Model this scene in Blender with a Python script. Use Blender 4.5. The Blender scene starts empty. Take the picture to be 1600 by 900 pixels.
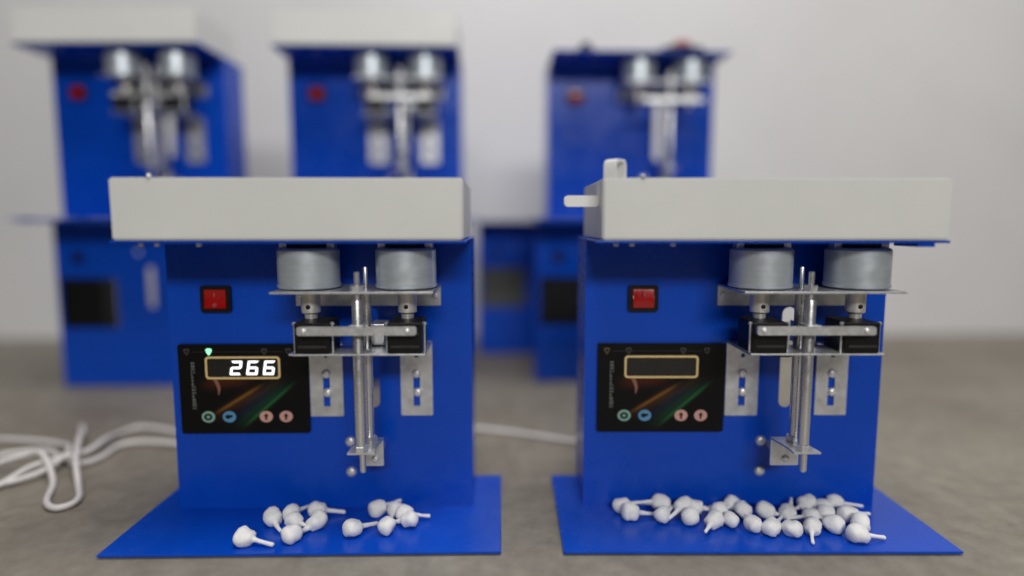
import bpy, bmesh, math, random
from mathutils import Vector, Matrix, noise
from mathutils.geometry import tessellate_polygon
random.seed(7)
R = math.radians
scene = bpy.context.scene
COL = scene.collection

# ------------------------------------------------------------------ camera
FPX = 950.0                                   # focal length in pixels of a 1600 px wide picture
cam = bpy.data.cameras.new('camera')
cam.sensor_width = 36.0
cam.lens = FPX / 1600.0 * 36.0
cam.clip_start = 0.02
cam.clip_end = 60
camo = bpy.data.objects.new('camera', cam)
COL.objects.link(camo)
camo.location = (0.0, -0.6087, 0.2962)
pitch = math.atan(100.0 / FPX)
yaw = math.atan(25.0 / FPX * math.cos(pitch))
camo.rotation_euler = (math.pi / 2 - pitch, 0, -yaw)
cam.dof.use_dof = True
cam.dof.focus_distance = 0.572
cam.dof.aperture_fstop = cam.lens / 31.0      # opening of about 31 mm
scene.camera = camo

# ------------------------------------------------------------------ light
world = bpy.data.worlds.new('World')
scene.world = world
world.use_nodes = True
bg = world.node_tree.nodes['Background']
bg.inputs[0].default_value = (0.93, 0.96, 1.0, 1)
bg.inputs[1].default_value = 0.014


def area(name, loc, target, sx, sy, power, color):
    l = bpy.data.lights.new(name, 'AREA')
    l.shape = 'RECTANGLE'
    l.size, l.size_y = sx, sy
    l.energy = power
    l.color = color
    o = bpy.data.objects.new(name, l)
    COL.objects.link(o)
    o.location = loc
    o.rotation_euler = (Vector(target) - Vector(loc)).to_track_quat('-Z', 'Y').to_euler()
    return o


area('front_tube_light', (0.55, -3.6, 2.05), (0.05, 0.0, 0.25), 2.2, 0.5, 73, (1.0, 0.985, 0.96))
area('ceiling_tube_light', (0.3, -0.35, 2.6), (0.05, 0.1, 0.0), 1.8, 0.6, 48, (1.0, 0.98, 0.95))

vs = scene.view_settings
vs.view_transform = 'Standard'
vs.look = 'None'
vs.exposure = 0.14
vs.gamma = 1.0
vs.use_curve_mapping = False

# ------------------------------------------------------------------ materials


def new_mat(name):
    m = bpy.data.materials.new(name)
    m.use_nodes = True
    nt = m.node_tree
    return m, nt, nt.nodes['Principled BSDF']


def link(nt, a, b):
    nt.links.new(a, b)


def noise_node(nt, scale, detail=4, rough=0.6, coord='Object', stretch=None):
    tc = nt.nodes.new('ShaderNodeTexCoord')
    n = nt.nodes.new('ShaderNodeTexNoise')
    n.inputs['Scale'].default_value = scale
    n.inputs['Detail'].default_value = detail
    n.inputs['Roughness'].default_value = rough
    if stretch:
        mp = nt.nodes.new('ShaderNodeMapping')
        mp.inputs['Scale'].default_value = stretch
        link(nt, tc.outputs[coord], mp.inputs[0])
        link(nt, mp.outputs[0], n.inputs['Vector'])
    else:
        link(nt, tc.outputs[coord], n.inputs['Vector'])
    return n


def ramp(nt, src, stops):
    r = nt.nodes.new('ShaderNodeValToRGB')
    els = r.color_ramp.elements
    while len(els) < len(stops):
        els.new(0.5)
    for e, (p, c) in zip(els, stops):
        e.position = p
        e.color = (*c, 1) if len(c) == 3 else c
    link(nt, src, r.inputs[0])
    return r


def bump(nt, p, src, strength, dist):
    b = nt.nodes.new('ShaderNodeBump')
    b.inputs['Strength'].default_value = strength
    b.inputs['Distance'].default_value = dist
    link(nt, src, b.inputs['Height'])
    link(nt, b.outputs[0], p.inputs['Normal'])


def surf(name, base, rough=0.5, metal=0.0, var=0.12, nscale=30, rvar=0.08, bscale=None, bstr=0.2, bdist=0.0004, spec=0.5, stretch=None):
    m, nt, p = new_mat(name)
    p.inputs['Metallic'].default_value = metal
    p.inputs['Specular IOR Level'].default_value = spec
    n = noise_node(nt, nscale, stretch=stretch)
    lo = tuple(c * (1 - var) for c in base)
    hi = tuple(min(1, c * (1 + var)) for c in base)
    cr = ramp(nt, n.outputs['Fac'], [(0.3, lo), (0.7, hi)])
    link(nt, cr.outputs[0], p.inputs['Base Color'])
    n2 = noise_node(nt, nscale * 2.3)
    mr = nt.nodes.new('ShaderNodeMapRange')
    mr.inputs[1].default_value, mr.inputs[2].default_value = 0.3, 0.7
    mr.inputs[3].default_value, mr.inputs[4].default_value = max(0.02, rough - rvar), min(1, rough + rvar)
    link(nt, n2.outputs['Fac'], mr.inputs[0])
    link(nt, mr.outputs[0], p.inputs['Roughness'])
    if bscale:
        n3 = noise_node(nt, bscale, detail=2)
        bump(nt, p, n3.outputs['Fac'], bstr, bdist)
    return m


M = {}
M['blue'] = surf('blue_powder_coat', (0.0015, 0.062, 0.49), rough=0.25, var=0.07, nscale=11, rvar=0.10, bscale=900, bstr=0.10, bdist=0.0002, spec=0.32)
M['cream'] = surf('cream_painted_sheet', (0.69, 0.696, 0.672), rough=0.45, var=0.045, nscale=7, bscale=500, bstr=0.06, bdist=0.0002)
M['white_plastic'] = surf('white_plastic', (0.80, 0.80, 0.79), rough=0.4, var=0.02)
M['zinc'] = surf('zinc_plated_steel', (0.70, 0.71, 0.72), rough=0.40, metal=0.80, var=0.16, nscale=120, rvar=0.12, bscale=300, bstr=0.05)
M['rod'] = surf('polished_steel_rod', (0.72, 0.72, 0.73), rough=0.30, metal=0.85, var=0.10, nscale=60, stretch=(1, 1, 0.1))
M['motor'] = surf('brushed_motor_can', (0.64, 0.70, 0.75), rough=0.36, metal=0.55, var=0.07, nscale=40, stretch=(1, 1, 6))
M['screw'] = surf('bright_screw', (0.80, 0.80, 0.79), rough=0.34, metal=0.6, var=0.08, nscale=200)
M['brass'] = surf('nickel_boss', (0.76, 0.73, 0.69), rough=0.38, metal=0.6, var=0.1, nscale=90)
M['black'] = surf('black_plastic', (0.006, 0.006, 0.0065), rough=0.40, var=0.2, nscale=60, spec=0.25)
M['rubber'] = surf('black_rubber', (0.02, 0.02, 0.02), rough=0.75, var=0.2, nscale=80)
M['red'] = surf('red_rocker', (0.36, 0.006, 0.005), rough=0.2, var=0.05, nscale=40)
M['cable'] = surf('white_cable', (0.64, 0.61, 0.60), rough=0.5, var=0.06, nscale=40)
M['olive'] = surf('dull_olive_filler', (0.085, 0.088, 0.075), rough=0.6, var=0.15)  # filler colour, puts the dimness of the farthest housing's opening into paint
M['pink'] = surf('faded_red_plastic', (0.40, 0.13, 0.13), rough=0.5, var=0.08)
M['grey_print'] = surf('grey_print', (0.17, 0.175, 0.17), rough=0.5, var=0.1)
M['dim_print'] = surf('dim_grey_print', (0.045, 0.043, 0.045), rough=0.5, var=0.1)
M['gold'] = surf('gold_print', (0.86, 0.63, 0.27), rough=0.5, var=0.06, nscale=80)
M['window'] = surf('smoked_display_window', (0.012, 0.011, 0.009), rough=0.25, var=0.1)
M['green_btn'] = surf('green_button_print', (0.26, 0.48, 0.37), rough=0.5, var=0.06)
M['blue_btn'] = surf('blue_button_print', (0.10, 0.30, 0.50), rough=0.5, var=0.06)
M['red_btn'] = surf('red_button_print', (0.66, 0.36, 0.30), rough=0.5, var=0.06)
M['amber_print'] = surf('amber_print', (0.10, 0.075, 0.03), rough=0.5, var=0.1)
M['swoosh'] = surf('salmon_print', (0.28, 0.12, 0.08), rough=0.5, var=0.1)


def emitter(name, col, st):
    m, nt, p = new_mat(name)
    p.inputs['Base Color'].default_value = (*col, 1)
    p.inputs['Emission Color'].default_value = (*col, 1)
    p.inputs['Emission Strength'].default_value = st
    return m


M['digit'] = emitter('lit_digit', (0.93, 0.95, 1.0), 1.6)
M['led'] = emitter('lit_green_led', (0.30, 0.95, 0.50), 1.1)


def cotton_mat():
    m, nt, p = new_mat('white_cotton')
    n = noise_node(nt, 260, detail=6)
    cr = ramp(nt, n.outputs['Fac'], [(0.3, (0.80, 0.79, 0.775)), (0.7, (0.90, 0.90, 0.90))])
    link(nt, cr.outputs[0], p.inputs['Base Color'])
    p.inputs['Roughness'].default_value = 0.95
    p.inputs['Sheen Weight'].default_value = 0.3
    p.inputs['Subsurface Weight'].default_value = 0.25
    p.inputs['Subsurface Radius'].default_value = (0.004, 0.004, 0.004)
    p.inputs['Subsurface Scale'].default_value = 0.5
    n3 = noise_node(nt, 700, detail=4)
    bump(nt, p, n3.outputs['Fac'], 0.6, 0.0006)
    return m


M['cotton'] = cotton_mat()


def panel_mat():
    """black membrane panel with dim printed colour streaks"""
    m, nt, p = new_mat('printed_membrane_panel')
    tc = nt.nodes.new('ShaderNodeTexCoord')
    sx = nt.nodes.new('ShaderNodeSeparateXYZ')
    link(nt, tc.outputs['Object'], sx.inputs[0])

    def mth(op, a, b=None):
        n = nt.nodes.new('ShaderNodeMath')
        n.operation = op
        for i, v in enumerate((a, b)):
            if v is None:
                continue
            if isinstance(v, (int, float)):
                n.inputs[i].default_value = v
            else:
                link(nt, v, n.inputs[i])
        return n.outputs[0]
    X, Z = sx.outputs['X'], sx.outputs['Z']

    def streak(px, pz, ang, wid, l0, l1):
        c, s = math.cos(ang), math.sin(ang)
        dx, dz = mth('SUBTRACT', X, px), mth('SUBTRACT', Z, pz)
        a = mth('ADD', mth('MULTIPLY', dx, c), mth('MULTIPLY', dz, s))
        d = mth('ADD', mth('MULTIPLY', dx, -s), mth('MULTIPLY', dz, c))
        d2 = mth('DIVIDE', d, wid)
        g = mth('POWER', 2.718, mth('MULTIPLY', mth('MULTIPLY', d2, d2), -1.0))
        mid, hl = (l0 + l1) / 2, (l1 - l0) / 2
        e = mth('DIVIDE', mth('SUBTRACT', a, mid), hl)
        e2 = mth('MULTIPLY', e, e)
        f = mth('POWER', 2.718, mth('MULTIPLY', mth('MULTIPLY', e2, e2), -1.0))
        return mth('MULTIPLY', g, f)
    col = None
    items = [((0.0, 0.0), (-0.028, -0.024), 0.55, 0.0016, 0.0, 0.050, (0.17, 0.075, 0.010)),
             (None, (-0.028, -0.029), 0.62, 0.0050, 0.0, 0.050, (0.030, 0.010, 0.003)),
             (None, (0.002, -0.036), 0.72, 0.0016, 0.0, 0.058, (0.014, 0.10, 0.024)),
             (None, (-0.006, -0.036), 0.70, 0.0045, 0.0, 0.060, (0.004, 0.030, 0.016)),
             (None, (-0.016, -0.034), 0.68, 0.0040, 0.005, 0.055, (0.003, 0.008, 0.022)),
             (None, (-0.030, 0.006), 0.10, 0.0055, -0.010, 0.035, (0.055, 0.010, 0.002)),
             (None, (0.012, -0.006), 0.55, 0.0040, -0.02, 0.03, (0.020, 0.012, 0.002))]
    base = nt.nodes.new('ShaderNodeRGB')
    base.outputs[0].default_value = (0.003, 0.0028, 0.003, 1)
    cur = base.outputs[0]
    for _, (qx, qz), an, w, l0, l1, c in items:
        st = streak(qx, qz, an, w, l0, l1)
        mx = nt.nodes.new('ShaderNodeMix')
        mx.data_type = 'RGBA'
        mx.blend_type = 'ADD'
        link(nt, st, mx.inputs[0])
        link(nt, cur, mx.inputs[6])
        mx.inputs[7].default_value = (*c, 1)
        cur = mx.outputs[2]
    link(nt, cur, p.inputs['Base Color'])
    p.inputs['Roughness'].default_value = 0.42
    p.inputs['Specular IOR Level'].default_value = 0.2
    return m


M['panel'] = panel_mat()


def floor_mat():
    m, nt, p = new_mat('worn_concrete')
    n1 = noise_node(nt, 2.2, detail=6, rough=0.65, stretch=(0.8, 1.5, 1))
    n2 = noise_node(nt, 38, detail=5, rough=0.7)
    a = ramp(nt, n1.outputs['Fac'], [(0.30, (0.165, 0.138, 0.110)), (0.50, (0.235, 0.212, 0.175)), (0.72, (0.295, 0.278, 0.235))])
    b = ramp(nt, n2.outputs['Fac'], [(0.28, (0.72, 0.71, 0.70)), (0.72, (1.18, 1.18, 1.18))])
    mx = nt.nodes.new('ShaderNodeMix')
    mx.data_type = 'RGBA'
    mx.blend_type = 'MULTIPLY'
    mx.inputs[0].default_value = 1
    link(nt, a.outputs[0], mx.inputs[6])
    link(nt, b.outputs[0], mx.inputs[7])
    link(nt, mx.outputs[2], p.inputs['Base Color'])
    p.inputs['Roughness'].default_value = 0.55
    p.inputs['Specular IOR Level'].default_value = 0.35
    bump(nt, p, n2.outputs['Fac'], 0.25, 0.001)
    return m


def wall_mat():
    m, nt, p = new_mat('painted_plaster')
    n1 = noise_node(nt, 1.7, detail=5)
    a = ramp(nt, n1.outputs['Fac'], [(0.3, (0.63, 0.625, 0.63)), (0.7, (0.71, 0.705, 0.71))])
    link(nt, a.outputs[0], p.inputs['Base Color'])
    p.inputs['Roughness'].default_value = 0.6
    n2 = noise_node(nt, 90, detail=4)
    bump(nt, p, n2.outputs['Fac'], 0.2, 0.001)
    return m


M['floor'] = floor_mat()
M['wall'] = wall_mat()

# ------------------------------------------------------------------ mesh helpers


def obj(name, bm, mat, parent=None, smooth=None, loc=None):
    me = bpy.data.meshes.new(name)
    bmesh.ops.recalc_face_normals(bm, faces=bm.faces[:])
    bm.to_mesh(me)
    bm.free()
    me.materials.append(M[mat])
    if smooth is not None:
        for p in me.polygons:
            p.use_smooth = True
        me.set_sharp_from_angle(angle=R(smooth))
    o = bpy.data.objects.new(name, me)
    COL.objects.link(o)
    if parent:
        o.parent = parent
    if loc:
        o.location = loc
    return o


def box(bm, x0, x1, y0, y1, z0, z1, bev=0.0, seg=2):
    v = [bm.verts.new((x, y, z)) for x in (x0, x1) for y in (y0, y1) for z in (z0, z1)]
    fs = [bm.faces.new([v[i] for i in q]) for q in ((0, 1, 3, 2), (4, 6, 7, 5), (0, 4, 5, 1), (2, 3, 7, 6), (0, 2, 6, 4), (1, 5, 7, 3))]
    if bev:
        es = list({e for f in fs for e in f.edges})
        bmesh.ops.bevel(bm, geom=es, offset=bev, segments=seg, affect='EDGES', profile=0.6)
    return bm


def bx(*a, **k):
    return box(bmesh.new(), *a, **k)


def lathe(bm, prof, n=24, axis='Z', org=(0, 0, 0)):
    """prof: list of (radius, height); closed ends"""
    rings = []
    ox, oy, oz = org
    for r, h in prof:
        ring = []
        for i in range(n):
            a = 2 * math.pi * i / n
            c, s = r * math.cos(a), r * math.sin(a)
            p = {'Z': (c, s, h), 'Y': (c, h, s), 'X': (h, c, s)}[axis]
            ring.append(bm.verts.new((p[0] + ox, p[1] + oy, p[2] + oz)))
        rings.append(ring)
    for a, b in zip(rings, rings[1:]):
        for i in range(n):
            bm.faces.new((a[i], a[(i + 1) % n], b[(i + 1) % n], b[i]))
    bm.faces.new(rings[0])
    bm.faces.new(rings[-1][::-1])
    return bm


def tube(bm, pts, rad, n=10):
    P = [Vector(p) for p in pts]
    up = Vector((0, 0, 1))
    rings = []
    for i, p in enumerate(P):
        t = (P[min(i + 1, len(P) - 1)] - P[max(i - 1, 0)]).normalized()
        a = t.cross(up)
        if a.length < 1e-4:
            a = t.cross(Vector((0, 1, 0)))
        a.normalize()
        b = t.cross(a)
        rr = rad[i] if isinstance(rad, (list, tuple)) else rad
        rings.append([bm.verts.new(p + (a * math.cos(2 * math.pi * k / n) + b * math.sin(2 * math.pi * k / n)) * rr) for k in range(n)])
    for a, b in zip(rings, rings[1:]):
        for i in range(n):
            bm.faces.new((a[i], a[(i + 1) % n], b[(i + 1) % n], b[i]))
    bm.faces.new(rings[0])
    bm.faces.new(rings[-1][::-1])
    return bm


def smooth_path(pts, k=8):
    P = [Vector(p) for p in pts]
    out = []
    for i in range(len(P) - 1):
        p0, p1, p2, p3 = P[max(i - 1, 0)], P[i], P[i + 1], P[min(i + 2, len(P) - 1)]
        for j in range(k):
            t = j / k
            out.append(0.5 * ((2 * p1) + (p2 - p0) * t + (2 * p0 - 5 * p1 + 4 * p2 - p3) * t * t + (3 * p1 - p0 - 3 * p2 + p3) * t ** 3))
    out.append(P[-1])
    return out


def rect(x0, x1, z0, z1):
    return [(x0, z0), (x1, z0), (x1, z1), (x0, z1)]


def rrect(x0, x1, z0, z1, r, n=6):
    pts = []
    for cx, cz, a0 in ((x1 - r, z0 + r, -90), (x1 - r, z1 - r, 0), (x0 + r, z1 - r, 90), (x0 + r, z0 + r, 180)):
        for i in range(n + 1):
            a = R(a0 + 90 * i / n)
            pts.append((cx + r * math.cos(a), cz + r * math.sin(a)))
    return pts


def plate(bm, outer, holes, y0, y1):
    """flat sheet in the XZ plane between y0 and y1 with openings"""
    loops = [outer] + list(holes)
    tris = tessellate_polygon([[Vector((x, z, 0)) for x, z in l] for l in loops])
    flat = [p for l in loops for p in l]
    f = [bm.verts.new((x, y0, z)) for x, z in flat]
    b = [bm.verts.new((x, y1, z)) for x, z in flat]
    for t in tris:
        try:
            bm.faces.new([f[i] for i in t])
            bm.faces.new([b[i] for i in reversed(t)])
        except ValueError:
            pass
    k = 0
    for l in loops:
        n = len(l)
        for i in range(n):
            j = (i + 1) % n
            bm.faces.new((f[k + i], f[k + j], b[k + j], b[k + i]))
        k += n
    return bm


def dome(bm, x, y, z, r, h=None):
    """round screw head standing on a face whose outward direction is -Y"""
    h = h or r * 0.65
    prof = [(r, 0.0), (r, -h * 0.3), (r * 0.85, -h * 0.72), (r * 0.5, -h * 0.97), (r * 0.12, -h)]
    return lathe(bm, prof, 16, 'Y', (x, y, z))


def empty(name, loc, rz=0.0, label=None, cat=None, group=None):
    o = bpy.data.objects.new(name, None)
    o.empty_display_size = 0.05
    COL.objects.link(o)
    o.location = loc
    o.rotation_euler = (0, 0, rz)
    if label:
        tag(o, label, cat, group)
    return o


def tag(o, label, cat, group=None):
    o['label'] = label
    o['category'] = cat
    if group:
        o['group'] = group
    return o


# ------------------------------------------------------------------ setting
f = obj('floor', plate(bmesh.new(), rect(-6, 6, -6, 6), [], 0, 0.02), 'floor')
f.rotation_euler = (-math.pi / 2, 0, 0)
f['kind'] = 'structure'
f['label'] = 'worn grey brown concrete floor'
w = obj('wall', bx(-6, 6, 0.985, 1.12, 0.0, 3.0), 'wall')
w['kind'] = 'structure'
w['label'] = 'plain light grey painted wall behind the machines'

# ------------------------------------------------------------------ the wick machine
# local frame: x across (0 = middle of the body), y = 0 the front sheet (towards the camera is -y), z up from the base
BW = 0.151


def screw(parent, x, y, z, r=0.0042, mat='screw', name='screw'):
    bm = dome(bmesh.new(), 0, 0, 0, r)
    box(bm, -r * 0.6, r * 0.6, -r * 0.69, -r * 0.55, -r * 0.09, r * 0.09)
    return obj(name, bm, mat, parent, 40, (x, y, z))


def make_body(t, slot=None, holes=(), depth=0.070, top=0.2795):
    hs = list(holes)
    if slot:
        hs.append(rrect(*slot, (slot[1] - slot[0]) * 0.49))
    body = obj('body', plate(bmesh.new(), rect(-BW, BW, 0.004, top), hs, 0, 0.0015), 'blue', t)
    for s in (-1, 1):
        x0, x1 = (-BW, -BW + 0.0015) if s < 0 else (BW - 0.0015, BW)
        obj('side_panel', bx(x0, x1, 0.0015, depth, 0.004, top), 'blue', body)
    # folded foot flange behind the front sheet
    obj('foot_flange', bx(-BW + 0.002, BW - 0.002, 0.0016, 0.016, 0.0041, 0.0056), 'blue', body)
    return body


def make_control_panel(t, lit, dx):
    W, Hh = 0.129, 0.0915
    x0, z0 = -0.1425 + dx, 0.0850
    cx, cz = x0 + W / 2, z0 + Hh / 2
    p = obj('control_panel', plate(bmesh.new(), rrect(-W / 2, W / 2, -Hh / 2, Hh / 2, 0.002), [], -0.0035, 0.0), 'panel', t, 30, (cx, -0.0002, cz))
    yf = -0.0036
    # display window, printed gold frame and seven segment figures
    fx0, fx1, fz0, fz1 = -0.0375, 0.0370, 0.0105, 0.0335
    obj('display_window', plate(bmesh.new(), rrect(fx0 + .001, fx1 - .001, fz0 + .001, fz1 - .001, 0.0025), [], yf - 0.0003, yf), 'window', p)
    obj('display_frame', plate(bmesh.new(), rrect(fx0, fx1, fz0, fz1, 0.0035), [rrect(fx0 + .0019, fx1 - .0019, fz0 + .0019, fz1 - .0019, 0.0022)], yf - 0.0008, yf - 0.0001), 'gold', p)
    if lit:
        segs = {'2': 'abged', '6': 'afgecd'}
        for k, ch in enumerate('266'):
            ox, oz, w_, h_, th, sl = -0.0135 + k * 0.0165, 0.0148, 0.0108, 0.0142, 0.0020, 0.16

            def S(x, z):
                return (ox + x + (z) * sl, oz + z)
            g = 0.0002
            hh = h_ / 2
            defs = {'a': [(g, h_), (w_ - g, h_), (w_ - th, h_ - th), (th, h_ - th)],
                    'd': [(g, 0), (w_ - g, 0), (w_ - th, th), (th, th)],
                    'g': [(g * 2, hh), (th * .8, hh + th / 2), (w_ - th * .8, hh + th / 2), (w_ - g * 2, hh), (w_ - th * .8, hh - th / 2), (th * .8, hh - th / 2)],
                    'f': [(0, h_ - g), (th, h_ - th - g), (th, hh + th / 2), (0, hh + g)],
                    'b': [(w_, h_ - g), (w_ - th, h_ - th - g), (w_ - th, hh + th / 2), (w_, hh + g)],
                    'e': [(0, g), (th, th + g), (th, hh - th / 2), (0, hh - g)],
                    'c': [(w_, g), (w_ - th, th + g), (w_ - th, hh - th / 2), (w_, hh - g)]}
            bm = bmesh.new()
            for s in segs[ch]:
                plate(bm, [S(*q) for q in defs[s]], [], yf - 0.0007, yf - 0.0004)
            o = obj('lit_digit', bm, 'digit', p)
            o['label'] = 'white lit figure %s on the counter display' % ch
    # row of four small shield marks joined by a thin line
    for k, (ix, mat) in enumerate(((-0.0555, 'dim_print'), (-0.0335, 'led' if lit else 'dim_print'), (0.0215, 'dim_print'), (0.0455, 'dim_print'))):
        if not lit and k == 0:
            mat = 'amber_print'
        r = 0.0031
        sh = [(-r, r * .7), (-r * .5, r), (r * .5, r), (r, r * .7), (r * .75, -r * .2), (0, -r * 1.3), (-r * .75, -r * .2)]
        hl = [] if mat == 'led' else [[(q[0] * .5, q[1] * .5) for q in sh]]
        obj('indicator_mark', plate(bmesh.new(), [(ix + a, 0.0385 + b) for a, b in sh], [[(ix + a, 0.0385 + b) for a, b in h_] for h_ in hl], yf - 0.0004, yf), mat, p)
    obj('printed_line', bx(-0.050, 0.040, yf - 0.0002, yf, 0.0380, 0.0383), 'dim_print', p)
    # upright line of small unreadable lettering along the left edge
    rnd = random.Random(3)
    bm = bmesh.new()
    z = 0.0275
    while z > -0.020:
        h_ = rnd.uniform(0.0012, 0.0026)
        wd = rnd.choice((0.0010, 0.0018, 0.0030))
        box(bm, -0.0520, -0.0520 + wd, yf - 0.0002, yf, z - h_, z)
        if rnd.random() < .6:
            box(bm, -0.0494, -0.0484, yf - 0.0002, yf, z - h_, z)
        z -= h_ + rnd.uniform(0.0007, 0.0014)
        if rnd.random() < 0.1:
            z -= 0.0015
    obj('printed_lettering', bm, 'grey_print', p)
    # salmon swoosh under the display
    ctr = [(-0.0285, 0.0098), (-0.0262, 0.0050), (-0.0250, 0.0000), (-0.0258, -0.0060)]
    wd = [0.0022, 0.0018, 0.0014, 0.0003]
    obj('printed_swoosh', plate(bmesh.new(), [(x - h, z) for (x, z), h in zip(ctr, wd)] + [(x + h, z) for (x, z), h in reversed(list(zip(ctr, wd)))], [], yf - 0.0002, yf), 'swoosh', p)
    # four round touch buttons
    for bxp, mat, kind in ((-0.0370, 'green_btn', 'ring'), (-0.0160, 'blue_btn', 'bar'), (0.0210, 'red_btn', 'arrow'), (0.0410, 'red_btn', 'arrow')):
        zc = -0.0285
        circ = [(bxp + 0.0066 * math.cos(2 * math.pi * i / 28), zc + 0.0058 * math.sin(2 * math.pi * i / 28)) for i in range(28)]
        b = obj('touch_button', plate(bmesh.new(), circ, [], yf - 0.0005, yf), mat, p)
        bm = bmesh.new()
        y0, y1 = yf - 0.0009, yf - 0.00055
        if kind == 'ring':
            c1 = [(bxp + 0.0042 * math.cos(2 * math.pi * i / 20), zc + 0.0036 * math.sin(2 * math.pi * i / 20)) for i in range(20)]
            c2 = [(bxp + 0.0019 * math.cos(2 * math.pi * i / 20), zc + 0.0015 * math.sin(2 * math.pi * i / 20)) for i in range(20)]
            plate(bm, c1, [c2], y0, y1)
        elif kind == 'bar':
            plate(bm, [(bxp - .0042, zc - .0006), (bxp - .0012, zc - .0022), (bxp + .0036, zc + .0002), (bxp + .0040, zc + .0018), (bxp - .0030, zc + .0022)], [], y0, y1)
        else:
            plate(bm, [(bxp, zc + .0036), (bxp + .0026, zc + .0003), (bxp + .0010, zc + .0003), (bxp + .0010, zc - .0034), (bxp - .0010, zc - .0034), (bxp - .0010, zc + .0003), (bxp - .0026, zc + .0003)], [], y0, y1)
        obj('button_symbol', bm, 'black', b)
    return p


def make_switch(t, dx, tilt):
    cx, cz = -0.1023 + dx, 0.2222
    s = obj('rocker_switch', plate(bmesh.new(), rrect(-0.0150, 0.0150, -0.0133, 0.0133, 0.0025), [rrect(-0.0108, 0.0108, -0.0095, 0.0095, 0.001)], -0.0035, 0.0), 'black', t, 30, (cx, -0.0002, cz))
    bm = bmesh.new()
    # two slanted faces of the rocker
    prof = [(-0.0094, -0.0022), (-0.0094, -0.0050 - tilt), (-0.0035, -0.0042 - tilt * .6), (0.0015, -0.0040), (0.0094, -0.0056 + tilt), (0.0094, -0.0022)]
    if tilt < 0:                      # pressed at the other end: upper face leans back
        prof = [(-0.0094, -0.0022), (-0.0094, -0.0050), (-0.0050, -0.0056), (-0.0010, -0.0058), (0.0094, -0.0034), (0.0094, -0.0022)]
    L = [bm.verts.new((-0.0106, y, z)) for z, y in prof]
    Rr = [bm.verts.new((0.0106, y, z)) for z, y in prof]
    n = len(prof)
    for i in range(n):
        bm.faces.new((L[i], L[(i + 1) % n], Rr[(i + 1) % n], Rr[i]))
    bm.faces.new(L)
    bm.faces.new(Rr[::-1])
    bmesh.ops.bevel(bm, geom=[e for e in bm.edges], offset=0.0006, segments=2, affect='EDGES')
    rk = obj('rocker', bm, 'red', s, 40)
    bm = bmesh.new()
    plate(bm, rect(-0.0005, 0.0005, 0.0025, 0.0062), [], -0.0066 + tilt, -0.0052)
    plate(bm, [(0.0016 * math.cos(R(20 * i)), -0.0058 + 0.0016 * math.sin(R(20 * i))) for i in range(18)], [[(0.0010 * math.cos(R(20 * i)), -0.0058 + 0.0010 * math.sin(R(20 * i))) for i in range(18)]], -0.0058 - tilt, -0.0045)
    obj('switch_marking', bm, 'pink', rk)
    return s


def make_motor(t, cx, cy=-0.040):
    r = 0.0285
    prof = [(r - .002, 0.2376), (r, 0.2386), (r, 0.2412), (r - .0006, 0.2416), (r - .0006, 0.2722), (r - .0022, 0.2742), (r - .006, 0.2747), (r - .009, 0.2750)]
    m = obj('motor', lathe(bmesh.new(), [(a, b) for a, b in prof], 40, 'Z', (cx, cy, 0)), 'motor', t, 30)
    obj('end_cap', lathe(bmesh.new(), [(0.0165, 0.2751), (0.0165, 0.2782), (0.015, 0.2788)], 24, 'Z', (cx, cy, 0)), 'rubber', m, 30)
    for s in (-1, 1):
        obj('mounting_ear', bx(cx + s * 0.0215 - 0.0035, cx + s * 0.0215 + 0.0035, cy - 0.006, cy + 0.006, 0.2730, 0.2793, bev=0.0006), 'zinc', m)
    # gearbox boss and the shaft coupling hanging under the motor plate
    b = obj('shaft_boss', lathe(bmesh.new(), [(0.0088, 0.2342), (0.0088, 0.2145), (0.0080, 0.2136), (0.0060, 0.2134), (0.0058, 0.2070), (0.0048, 0.2062)], 20, 'Z', (cx + 0.0005, cy, 0)), 'brass', m, 30)
    obj('shaft', lathe(bmesh.new(), [(0.0022, 0.2062), (0.0022, 0.1960)], 12, 'Z', (cx + 0.0005, cy, 0)), 'rod', m, 30)
    obj('grub_screw', dome(bmesh.new(), cx + 0.0005, cy - 0.0086, 0.2200, 0.0021), 'black', m, 30)
    return m


def l_bracket(t, x0, x1, zb, slots=True):
    """slotted angle bracket: upright leg on the body, flat leg reaching forward"""
    xc = (x0 + x1) / 2
    hs = []
    if slots:
        circ = [(xc + 0.0022 * math.cos(R(30 * i)), 0.1640 + 0.0022 * math.sin(R(30 * i))) for i in range(12)]
        hs = [circ, rect(xc - 0.0034, xc + 0.0034, 0.1295, 0.1415), rect(xc - 0.0034, xc + 0.0034, 0.1118, 0.1225)]
    b = obj('angle_bracket', plate(bmesh.new(), rrect(x0, x1, zb, 0.1787, 0.0012), hs, -0.0022, -0.0002), 'zinc', t)
    obj('bracket_shelf', bx(x0, x1, -0.060, -0.0002, 0.1768, 0.1786, bev=0.0003), 'zinc', b)
    if slots:
        screw(b, xc, -0.0022, 0.1455, 0.0047)
        screw(b, xc + 0.001, -0.0022, 0.1262, 0.0047)
    return b


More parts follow.
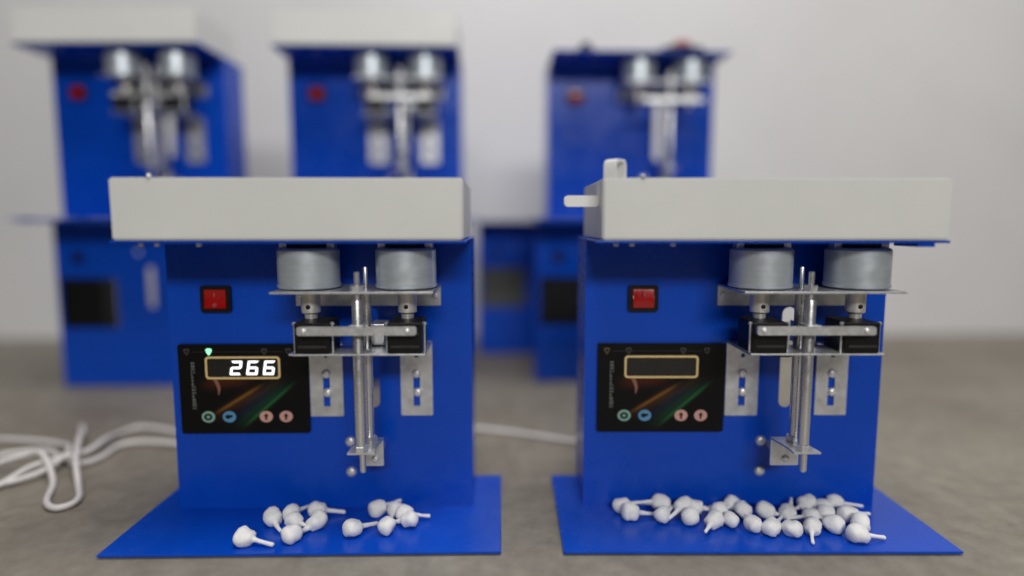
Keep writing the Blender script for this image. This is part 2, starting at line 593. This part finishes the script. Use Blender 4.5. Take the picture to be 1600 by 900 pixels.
def make_mechanism(t, dx=0.0, fx=0.0, full=True, swing=0.0, bottom_flip=False, brackets=True, brightrod=False):
    for cx in (0.0025, 0.0925):
        make_motor(t, cx + dx)
    # plate the motors stand on, with a flange screwed to the body
    mp = obj('motor_plate', bx(-0.0235 + dx, 0.1205 + dx, -0.072, -0.0002, 0.2346, 0.2366, bev=0.0003), 'zinc', t)
    obj('plate_flange', plate(bmesh.new(), rect(-0.0235 + dx, 0.1205 + dx, 0.2150, 0.2345), [], -0.0020, -0.0003), 'zinc', mp)
    for x in (-0.0185, 0.1155):
        screw(mp, x + dx, -0.0020, 0.2255, 0.0034)
    lx = 0.0525 + fx
    # spindle at the front and guide rod behind it
    sp = obj('spindle', lathe(bmesh.new(), [(0.0044, 0.0950), (0.0050, 0.0957), (0.0050, 0.2275), (0.0046, 0.2284), (0.0024, 0.2288), (0.0024, 0.2535), (0.0019, 0.2541)], 24, 'Z', (lx, -0.0665, 0)), 'rod', t, 30)
    obj('spindle_collar', lathe(bmesh.new(), [(0.0060, 0.2367), (0.0062, 0.2372), (0.0062, 0.2415), (0.0056, 0.2420)], 6, 'Z', (lx, -0.0665, 0)), 'zinc', sp)
    obj('spindle_tip', lathe(bmesh.new(), [(0.0020, 0.0690), (0.0031, 0.0706), (0.0031, 0.0880)], 16, 'Z', (lx + 0.0012, -0.0665, 0)), 'rod', sp, 30)
    gr = obj('guide_rod', lathe(bmesh.new(), [(0.0046, 0.0901), (0.0050, 0.0906), (0.0050, 0.2330), (0.0021, 0.2368), (0.0021, 0.2560), (0.0017, 0.2568)], 20, 'Z', (lx + 0.0025, -0.0430, 0)), 'rod', t, 30)
    obj('guide_collar', lathe(bmesh.new(), [(0.0074, 0.0901), (0.0076, 0.0905), (0.0076, 0.0952), (0.0070, 0.0957)], 6, 'Z', (lx + 0.0025, -0.0430, 0)), 'zinc', gr)
    # cross bar carried by the spindle
    cb0, cb1 = 0.0025 + swing, 0.1065 + swing
    bar = obj('cross_bar', plate(bmesh.new(), rrect(cb0 + fx * .5, cb1 + fx * .5, 0.1992, 0.2068, 0.0022), [], -0.0815, -0.0775), 'zinc', t, 30)
    for x in (cb0 + 0.006, cb1 - 0.008):
        screw(bar, x + fx * .5, -0.0815, 0.2030, 0.0027)
    obj('bar_clamp', bx(lx - 0.0062, lx + 0.0062, -0.0774, -0.0602, 0.1990, 0.2072, bev=0.0008), 'zinc', bar)
    if brackets:
        l_bracket(t, -0.0125 + dx, 0.0207 + dx, 0.1015)
        l_bracket(t, 0.0790 + dx, 0.1112 + dx, 0.1020)
    if full:
        sh = obj('roller_shelf', bx(-0.0055 + dx + fx, 0.1125 + dx + fx, -0.0715, -0.0300, 0.1790, 0.1806, bev=0.0003), 'zinc', t)
        for x0 in (-0.0035, 0.0790):
            bl = obj('roller_block', bx(x0 + dx + fx, x0 + 0.0308 + dx + fx, -0.0700, -0.0320, 0.1808, 0.2085, bev=0.0012), 'black', t)
            for px_ in (x0 - 0.0012, x0 + 0.0327):
                obj('block_stud', lathe(bmesh.new(), [(0.0011, 0.1808), (0.0011, 0.2060), (0.0021, 0.2062), (0.0021, 0.2080), (0.0014, 0.2086)], 8, 'Z', (px_ + dx + fx, -0.0650, 0)), 'zinc', bl)
            for zz in (0.187, 0.1985):
                obj('block_rib', bx(x0 + 0.003 + dx + fx, x0 + 0.0285 + dx + fx, -0.0706, -0.0698, zz - .0012, zz + .0012), 'rubber', bl)
        # small clear sensor block between the rollers
        obj('sensor_block', bx(0.0560 + dx + fx, 0.0700 + dx + fx, -0.0360, -0.0100, 0.1810, 0.2020, bev=0.001), 'zinc', t)
        obj('sensor_wire', tube(bmesh.new(), smooth_path([(0.0585 + dx, -0.020, 0.1806), (0.054 + dx, -0.018, 0.171), (0.046 + dx, -0.012, 0.1655), (0.036 + dx, -0.004, 0.1645), (0.030 + dx, 0.0, 0.166)], 5), 0.0012, 6), 'black', t, 60)
    # foot bearing of the spindle
    s = -1 if bottom_flip else 1
    # small bracket standing off the body on a spacer, with an arm under the rods
    b0, b1 = (lx - 0.0045, lx + 0.0140) if s > 0 else (lx - 0.0155, lx + 0.0120)
    fb = obj('foot_bracket', plate(bmesh.new(), rrect(b0, b1, 0.0620, 0.0880, 0.001), [], -0.0345, -0.0325), 'zinc', t)
    obj('spacer', lathe(bmesh.new(), [(0.0045, -0.0324), (0.0045, -0.0002)], 14, 'Y', ((b0 + b1) / 2, 0, 0.0700)), 'zinc', fb, 30)
    arm = [(lx - 0.0112, -0.0735), (lx + 0.0135, -0.0735), (lx + 0.0115, -0.0560), (b1, -0.0325), (b0, -0.0325), (lx - 0.0112, -0.0600)]
    bm = plate(bmesh.new(), arm, [], 0.0882, 0.0900)
    for v in bm.verts:
        v.co = Vector((v.co.x, v.co.z, v.co.y))
    obj('bearing_arm', bm, 'zinc', fb)
    obj('bearing_nut', lathe(bmesh.new(), [(0.0062, 0.0901), (0.0066, 0.0905), (0.0066, 0.0942), (0.0058, 0.0949)], 6, 'Z', (lx, -0.0665, 0)), 'zinc', fb)
    screw(fb, (b0 + b1) / 2 + 0.001, -0.0345, 0.0690, 0.0036)
    for z in (0.0742, 0.0420):
        screw(t, 0.0263 + dx, -0.0001, z, 0.0054)


def make_tray(t, x0=-0.1475, x1=0.1485, z0=0.2826, z1=0.3350, y0=-0.0868, y1=0.052, clips=False, skew=0.0):
    th = 0.0022
    bm = bmesh.new()
    # folded sheet trough, open on top, with a rounded upper rim
    o = [(x0, y0), (x1, y0), (x1, y1), (x0, y1)]
    i = [(x0 + th, y0 + th), (x1 - th, y0 + th), (x1 - th, y1 - th), (x0 + th, y1 - th)]
    OB = [bm.verts.new((x, y, z0)) for x, y in o]
    OT = [bm.verts.new((x, y, z1)) for x, y in o]
    IT = [bm.verts.new((x, y, z1)) for x, y in i]
    IB = [bm.verts.new((x, y, z0 + th)) for x, y in i]
    for k in range(4):
        j = (k + 1) % 4
        bm.faces.new((OB[k], OB[j], OT[j], OT[k]))
        bm.faces.new((OT[k], OT[j], IT[j], IT[k]))
        bm.faces.new((IT[k], IT[j], IB[j], IB[k]))
    bm.faces.new(OB)
    bm.faces.new(IB)
    bmesh.ops.recalc_face_normals(bm, faces=bm.faces[:])
    bmesh.ops.bevel(bm, geom=[e for e in bm.edges], offset=0.0014, segments=3, affect='EDGES')
    tr = obj('feed_tray', bm, 'cream', t, 40)
    if skew:
        tr.rotation_euler = (0, 0, skew)
    return tr


def make_machine(loc, rz, label, group, tray=True, panel=True, lit=False, pdx=0.0, tilt=0.0, dx=0.0, fx=0.0, swing=0.0, flip=False,
                 full=True, brackets=True, zoff=0.0, group_cat='machine', right_tab=False):
    t = empty('wick_machine', loc, rz, label, group_cat, group)
    bp = obj('base_plate', bx(-0.1785, 0.1805, -0.0895, 0.0775, 0.0017, 0.0040, bev=0.0006), 'blue', t)
    for fx_ in (-0.160, 0.162):
        for fy_ in (-0.070, 0.060):
            obj('rubber_foot', lathe(bmesh.new(), [(0.008, 0.0), (0.009, 0.0003), (0.009, 0.0016)], 16, 'Z', (fx_, fy_, 0)), 'rubber', bp, 30)
    make_body(t, slot=(0.0430 + dx, 0.0572 + dx, 0.1095, 0.2130))
    tp = obj('top_plate', bx(-BW, BW, -0.0845, 0.0735, 0.2798, 0.2822, bev=0.0005), 'blue', t)
    for x in (-0.133, -0.119, -0.083):
        obj('bolt_end', lathe(bmesh.new(), [(0.0022, 0.2766), (0.0026, 0.2772), (0.0026, 0.2797)], 8, 'Z', (x, -0.070, 0)), 'zinc', tp)
    if right_tab:
        obj('edge_lug', bx(0.124, 0.139, -0.0835, -0.050, 0.2765, 0.2797, bev=0.0006), 'blue', tp)
    make_switch(t, pdx, tilt)
    if panel:
        make_control_panel(t, lit, pdx * 0.5)
    make_mechanism(t, dx, fx, full=full, swing=swing, bottom_flip=flip, brackets=brackets)
    tr = None
    if tray:
        tr = make_tray(t)
        obj('tray_bolt', lathe(bmesh.new(), [(0.0022, 0.3345), (0.0022, 0.3372), (0.0014, 0.3380)], 8, 'Z', (-0.114, -0.0855, 0)), 'zinc', tr)
    return t, tr


left, ltray = make_machine((-0.1760, 0.0, 0.0), R(-0.4), 'blue wick machine with the lit 266 counter and a plain cream tray', 'wick machines in the front row',
                           lit=True, tilt=0.0008)
right, rtray = make_machine((0.2405, -0.0080, 0.0), R(-1.5), 'blue wick machine with a dark counter window and clips on its cream tray', 'wick machines in the front row',
                            lit=False, tilt=-0.0008, pdx=0.009, dx=0.005, fx=-0.0100, swing=-0.007, flip=True, right_tab=True)

# white strap loop and side peg on the right machine's tray
bm = bmesh.new()
loop = [(-0.1465, 0.336), (-0.1465, 0.3475), (-0.1450, 0.3512), (-0.1415, 0.3528), (-0.1335, 0.3528), (-0.1305, 0.3515), (-0.1292, 0.3475), (-0.1292, 0.336)]
inner = [(-0.1310, 0.336), (-0.1310, 0.3470), (-0.1318, 0.3498), (-0.1338, 0.3508), (-0.1412, 0.3508), (-0.1438, 0.3498), (-0.1447, 0.3470), (-0.1447, 0.336)]
for lp in (loop, inner):
    pass
plate(bm, [(-x * 0 + (x + 0.1379) * 1.0, z) for x, z in loop + inner], [], -0.006, 0.006)
st = obj('strap_loop', bm, 'white_plastic', rtray, 40)
st.location = (-0.1360, -0.0760, -0.0015)
st.rotation_euler = (0, 0, R(48))
pg = obj('side_peg', plate(bmesh.new(), rrect(-0.178, -0.1470, 0.3115, 0.3215, 0.0035), [], -0.0600, -0.0500), 'white_plastic', rtray, 40)

# ------------------------------------------------------------------ machines stacked behind
ZS = 0.3022                      # the bare housings are a little taller than the finished machines
YB = 0.500
ul, _ = make_machine((-0.622, YB, ZS), R(-2), 'out of focus blue wick machine on top of the stack at the left edge', 'wick machines stacked at the back', panel=False, pdx=-0.004, tilt=0.001)
um, _ = make_machine((-0.213, YB + 0.005, ZS), R(0.5), 'out of focus blue wick machine stacked behind the lit 266 machine', 'wick machines stacked at the back', panel=False, tilt=0.001)
ur, _ = make_machine((0.2465, YB + 0.02, ZS), R(0.5), 'out of focus blue wick machine without a tray, behind the machine with the dark counter', 'wick machines stacked at the back', panel=False, tray=False, full=False, brackets=False, tilt=0.0022)


def bare(loc, rz, label, insert=None, mat='black'):
    t = empty('machine_housing', loc, rz, label, 'housing', 'bare housings carrying the back row')
    obj('base_plate', bx(-0.152, 0.152, 0.0016, 0.0775, 0.0, 0.0039, bev=0.0006), 'blue', t)
    sw = rect(-0.1205, -0.1005, 0.2260, 0.2450)
    ph = rect(-0.145, -0.043, 0.108, 0.199)
    bh = [(-0.002 + 0.004 * math.cos(R(30 * i)), 0.246 + 0.005 * math.sin(R(30 * i))) for i in range(12)]
    make_body(t, slot=(0.012, 0.024, 0.145, 0.220), holes=[sw, ph, bh], top=0.2995)
    obj('top_plate', bx(-BW, BW, -0.0845, 0.0735, 0.2998, 0.3021, bev=0.0005), 'blue', t)
    if insert:                        # added filler boxes, only there to darken the panel and switch openings
        obj('opening_filler', bx(insert[0], insert[1], 0.006, 0.050, 0.100, 0.206, bev=0.002), mat, t)
        obj('switch_hole_filler', bx(-0.125, -0.096, 0.006, 0.030, 0.222, 0.249, bev=0.001), 'black', t)
    return t


bare((-0.640, YB, 0), R(-1), 'bare blue housing with an empty panel opening under the leftmost stacked machine', (-0.148, -0.075))
bare((-0.205, YB + 0.005, 0), R(0.5), 'bare blue housing hidden behind the lit machine, under the middle stacked machine')
bare((0.225, YB + 0.01, 0), R(0), 'bare blue housing under the stacked machine that has no tray', (-0.148, -0.040))
bare((0.110, 0.760, 0), R(0), 'bare blue housing farthest back, seen between the two front machines', (-0.148, -0.040), 'olive')

# small loose pieces on the tray-less machine
kn = obj('knob', lathe(bmesh.new(), [(0.016, 0), (0.018, 0.002), (0.018, 0.007), (0.014, 0.011), (0.008, 0.013), (0.008, 0.020), (0.005, 0.022)], 20), 'rubber', None, 40, (0.155, 0.47, ZS + 0.2822))
tag(kn, 'small dark knob lying on the left of the tray-less machine top', 'knob')
cl = empty('clip_holder', (0.318, 0.46, ZS + 0.2822), 0, 'low dark block with a faded red cap on the tray-less machine top', 'holder')
obj('block', bx(-0.035, 0.035, -0.012, 0.012, 0, 0.011, bev=0.002), 'rubber', cl)
obj('cap', lathe(bmesh.new(), [(0.016, 0.0111), (0.017, 0.013), (0.015, 0.020), (0.010, 0.022)], 18), 'pink', cl, 40)

# ------------------------------------------------------------------ cables on the floor
CR = 0.0033


def cable(name, pts, label, group=None, r=CR):
    o = obj(name, tube(bmesh.new(), smooth_path(pts, 8), r, 10), 'cable', None, 60)
    tag(o, label, 'cable', group)
    return o


cable('power_cable', [(-0.20, 0.085, 0.030), (-0.26, 0.115, 0.012), (-0.330, 0.160, 0.0047), (-0.404, 0.182, 0.0047), (-0.474, 0.196, 0.0047), (-0.500, 0.182, 0.0047), (-0.497, 0.145, 0.0047),
                      (-0.510, 0.122, 0.0047), (-0.548, 0.143, 0.0047), (-0.585, 0.168, 0.0047), (-0.630, 0.150, 0.0047), (-0.625, 0.090, 0.0047), (-0.570, 0.060, 0.0047), (-0.530, 0.085, 0.0095),
                      (-0.535, 0.140, 0.0138), (-0.580, 0.190, 0.0047), (-0.66, 0.21, 0.0047), (-0.80, 0.22, 0.0047)],
      'white cable running from behind the lit machine into the tangle at left')
cable('power_cable', [(-0.36, 0.200, 0.0047), (-0.417, 0.214, 0.0047), (-0.467, 0.242, 0.0047), (-0.512, 0.257, 0.0047), (-0.527, 0.233, 0.0047), (-0.516, 0.180, 0.0137), (-0.512, 0.140, 0.0137),
                      (-0.526, 0.120, 0.0137), (-0.545, 0.090, 0.0137), (-0.560, 0.050, 0.0047), (-0.60, 0.030, 0.0047), (-0.65, 0.06, 0.0047), (-0.72, 0.05, 0.0047)],
      'white cable rising in a hump beside the lit machine, above the other')
cable('power_cable', [(-0.600, 0.262, 0.0047), (-0.572, 0.222, 0.0047), (-0.545, 0.178, 0.022), (-0.502, 0.105, 0.0180), (-0.470, 0.060, 0.0047), (-0.449, 0.030, 0.0047), (-0.445, 0.012, 0.0047), (-0.456, 0.004, 0.0047),
                      (-0.476, 0.020, 0.0047), (-0.505, 0.070, 0.0047), (-0.540, 0.105, 0.0225), (-0.570, 0.115, 0.0185), (-0.600, 0.080, 0.0137), (-0.590, 0.030, 0.0140), (-0.56, 0.0, 0.0047), (-0.53, -0.02, 0.0047), (-0.56, -0.045, 0.0047), (-0.64, -0.03, 0.0047)],
      'white cable in long narrow loops at the left edge of the floor')
cable('floor_cable', [(-0.16, 0.30, 0.0037), (-0.10, 0.262, 0.0037), (-0.038, 0.244, 0.0037), (0.022, 0.224, 0.0037), (0.074, 0.199, 0.0037), (0.125, 0.176, 0.0037), (0.19, 0.15, 0.0037), (0.24, 0.115, 0.0037)],
      'thin white cable lying across the floor between the two front machines', r=0.0034)

# ------------------------------------------------------------------ cotton wicks
WL = [
    ((-0.2308, -0.0732, 0.0115), (-0.2027, -0.0794, 0.0065), 1.12, 'lone wick nearest the front left, apart from the others, tail to the right'),
    ((-0.2189, -0.0356, 0.0115), (-0.2065, -0.0539, 0.0065), 1.0, 'leftmost wick of the left cluster, tail hanging toward the front'),
    ((-0.2038, -0.0268, 0.0115), (-0.1923, -0.0060, 0.0085), 0.98, 'rear left wick of the left cluster, tail pointing back right'),
    ((-0.1951, -0.0440, 0.0115), (-0.1742, -0.0511, 0.0065), 1.0, 'middle wick of the left cluster, tail crossing to the front right'),
    ((-0.1798, -0.0206, 0.0115), (-0.1532, -0.0152, 0.0065), 1.0, 'rearmost wick of the left cluster, long tail pointing right'),
    ((-0.1735, -0.0446, 0.0115), (-0.1850, -0.0560, 0.0065), 1.05, 'rightmost head of the left cluster, tail tucked to the front left'),
    ((-0.1894, -0.0685, 0.0115), (-0.1755, -0.0486, 0.0065), 1.05, 'front wick of the left cluster, tail pointing back right'),
    ((-0.1357, -0.0592, 0.0115), (-0.1162, -0.0401, 0.0065), 1.02, 'leftmost wick of the middle group, tail lying toward its neighbour'),
    ((-0.1200, -0.0194, 0.0115), (-0.0995, -0.0026, 0.0121), 1.0, 'rear wick of the middle group, tail lifted against the blue body'),
    ((-0.1041, -0.0551, 0.0115), (-0.1030, -0.0300, 0.0075), 1.02, 'front centre wick of the middle group, tail pointing back'),
    ((-0.1015, -0.0226, 0.0115), (-0.0800, -0.0250, 0.0065), 0.92, 'wick of the middle group wedged behind the two right heads'),
    ((-0.0908, -0.0330, 0.0128), (-0.0660, -0.0310, 0.0075), 0.98, 'right wick of the middle group, tail sticking out to the right'),
    ((-0.0846, -0.0440, 0.0115), (-0.1010, -0.0400, 0.0070), 0.98, 'right front wick of the middle group, tail pointing left'),
]
WR = [
    ((0.1270, -0.0188, 0.0115), (0.1579, -0.0186, 0.0137), 1.0, 'leftmost wick on the right machine, tail to the right'),
    ((0.1328, -0.0342, 0.0115), (0.1593, -0.0289, 0.0065), 1.05, 'second wick from the left, in front of the leftmost, tail right'),
    ((0.1678, -0.0161, 0.0124), (0.1424, -0.0132, 0.0085), 1.0, 'rear wick of the left row whose tail points left'),
    ((0.1631, -0.0404, 0.0115), (0.1809, -0.0200, 0.0075), 0.95, 'small wick in front of the left-pointing one, tail back right'),
    ((0.1875, -0.0275, 0.0150), (0.1645, -0.0474, 0.0065), 1.0, 'wick whose tail slants down to the front left of the row'),
    ((0.1995, -0.0245, 0.0120), (0.2200, -0.0290, 0.0065), 0.95, 'rear wick beside the slanting tail, tail to the right'),
    ((0.1890, -0.0455, 0.0115), (0.2114, -0.0241, 0.0089), 1.1, 'large front wick right of the slanting tail, tail back right'),
    ((0.2405, -0.0190, 0.0124), (0.2145, -0.0222, 0.0094), 1.0, 'topmost wick of the centre heap, tail to the left'),
    ((0.2465, -0.0314, 0.0115), (0.2480, -0.0520, 0.0065), 1.0, 'right rear wick of the centre heap, tail to the front'),
    ((0.2105, -0.0521, 0.0115), (0.1954, -0.0692, 0.0065), 1.05, 'front wick of the centre heap, tail pointing to the front left'),
    ((0.2268, -0.0525, 0.0115), (0.2305, -0.0221, 0.0097), 0.9, 'small front wick in the centre heap, tail hidden behind'),
    ((0.2444, -0.0605, 0.0115), (0.2386, -0.0317, 0.0089), 0.95, 'front right wick of the centre heap, tail running back left'),
    ((0.2218, -0.0349, 0.0125), (0.2473, -0.0183, 0.0091), 1.0, 'middle wick of the centre heap, covered by its neighbours'),
    ((0.2688, -0.0337, 0.0115), (0.2884, -0.0408, 0.0065), 1.08, 'leftmost rear wick of the right heap, tail to the right'),
    ((0.2600, -0.0671, 0.0115), (0.2811, -0.0462, 0.0089), 1.02, 'leftmost front wick of the right heap, tail back right'),
    ((0.2886, -0.0383, 0.0115), (0.3040, -0.0185, 0.0140), 1.0, 'wick of the right heap with a short tail tip standing up behind'),
    ((0.2782, -0.0700, 0.0115), (0.2690, -0.0516, 0.0065), 1.02, 'blunt squarish front wick of the right heap, tail hidden'),
    ((0.3172, -0.0210, 0.0120), (0.2991, -0.0285, 0.0065), 1.0, 'rear middle wick of the right heap, tail to the left'),
    ((0.3312, -0.0266, 0.0115), (0.3121, -0.0308, 0.0065), 0.95, 'rear wick of the right heap next to the long right tail'),
    ((0.3460, -0.0212, 0.0130), (0.3740, -0.0235, 0.0094), 0.95, 'rearmost right wick with a long tail lying to the right'),
    ((0.3253, -0.0420, 0.0115), (0.3085, -0.0297, 0.0085), 1.0, 'centre wick of the right heap, tail back left'),
    ((0.3214, -0.0638, 0.0115), (0.3109, -0.0396, 0.0085), 1.02, 'oval front wick right of the upright-tailed one, tail back left'),
    ((0.2987, -0.0669, 0.0115), (0.2892, -0.0844, 0.0065), 1.05, 'front wick of the right heap, tail pointing straight to the viewer'),
    ((0.3467, -0.0439, 0.0115), (0.3717, -0.0371, 0.0065), 1.05, 'right wick of the right heap with its short tail to the right'),
    ((0.3478, -0.0632, 0.0115), (0.3554, -0.0398, 0.0089), 1.05, 'wick just behind the frontmost right one, tail hidden'),
    ((0.3333, -0.0822, 0.0115), (0.3605, -0.0805, 0.0065), 1.08, 'frontmost right wick, long tail pointing right'),
    ((0.3073, -0.0481, 0.0120), (0.2864, -0.0456, 0.0070), 0.95, 'wick in the middle of the right heap, behind the viewer-facing tail'),
]


def make_wick(h, t, s, label, group, seed):
    H, T = Vector(h), Vector(t)
    T.z += 0.0022 if seed > 100 and seed % 3 else 0.0
    d = T - H
    L = max(d.length, 0.024)
    d.normalize()
    rnd = random.Random(seed)
    r = 0.0079 * s
    asp = rnd.uniform(1.02, 1.3)
    a = d.cross(Vector((0, 0, 1))).normalized()
    b = d.cross(a)
    rt = rnd.uniform(0.0014, 0.0018)
    prof = []
    rnd_e = rnd.uniform(0.42, 0.85)
    for k in range(1, 9):
        th = math.pi * k / 10.0
        prof.append((-r * asp * math.cos(th), r * math.sin(th) ** rnd_e))
    x0 = r * asp * 0.90
    prof += [(x0, r * 0.42), (x0 + r * .22, r * 0.27), (x0 + r * .5, rt * 1.25), (x0 + (L - x0) * .55, rt), (L - 0.0012, rt * 1.05), (L, rt * 0.7)]
    prof.sort(key=lambda q: q[0])
    bend = rnd.uniform(-0.0018, 0.0018)
    n = 18
    bm = bmesh.new()
    rings = []
    for u, rr in prof:
        c = H + d * u + a * (bend * max(0, (u - x0) / max(L - x0, 1e-4)) ** 2)
        ring = []
        for i in range(n):
            an = 2 * math.pi * i / n
            dirv = a * math.cos(an) + b * math.sin(an)
            q = c + dirv * rr
            k = 1 + 0.30 * noise.noise((q + Vector((seed * 1.7, 0, 0))) * 130) + 0.12 * noise.noise(q * 420)
            q = c + dirv * rr * k
            q.z = max(q.z, 0.0042)
            ring.append(bm.verts.new(q - H + Vector((0, 0, 0))))
        rings.append(ring)
    for p, q in zip(rings, rings[1:]):
        for i in range(n):
            bm.faces.new((p[i], p[(i + 1) % n], q[(i + 1) % n], q[i]))
    v0 = bm.verts.new(d * (-r * asp * 1.0))
    for i in range(n):
        bm.faces.new((v0, rings[0][(i + 1) % n], rings[0][i]))
    bm.faces.new(rings[-1][::-1])
    o = obj('cotton_wick', bm, 'cotton', None, 180, H)
    tag(o, label, 'cotton wick', group)
    return o


for i, (h, t, s, lab) in enumerate(WL):
    make_wick(h, t, s, lab.replace('wick', 'white cotton wick', 1) if 'wick' in lab else lab + ', white cotton wick', 'cotton wicks on the left base plate', i + 1)
for i, (h, t, s, lab) in enumerate(WR):
    make_wick(h, t, s, lab.replace('wick', 'white cotton wick', 1), 'cotton wicks on the right base plate', i + 101)
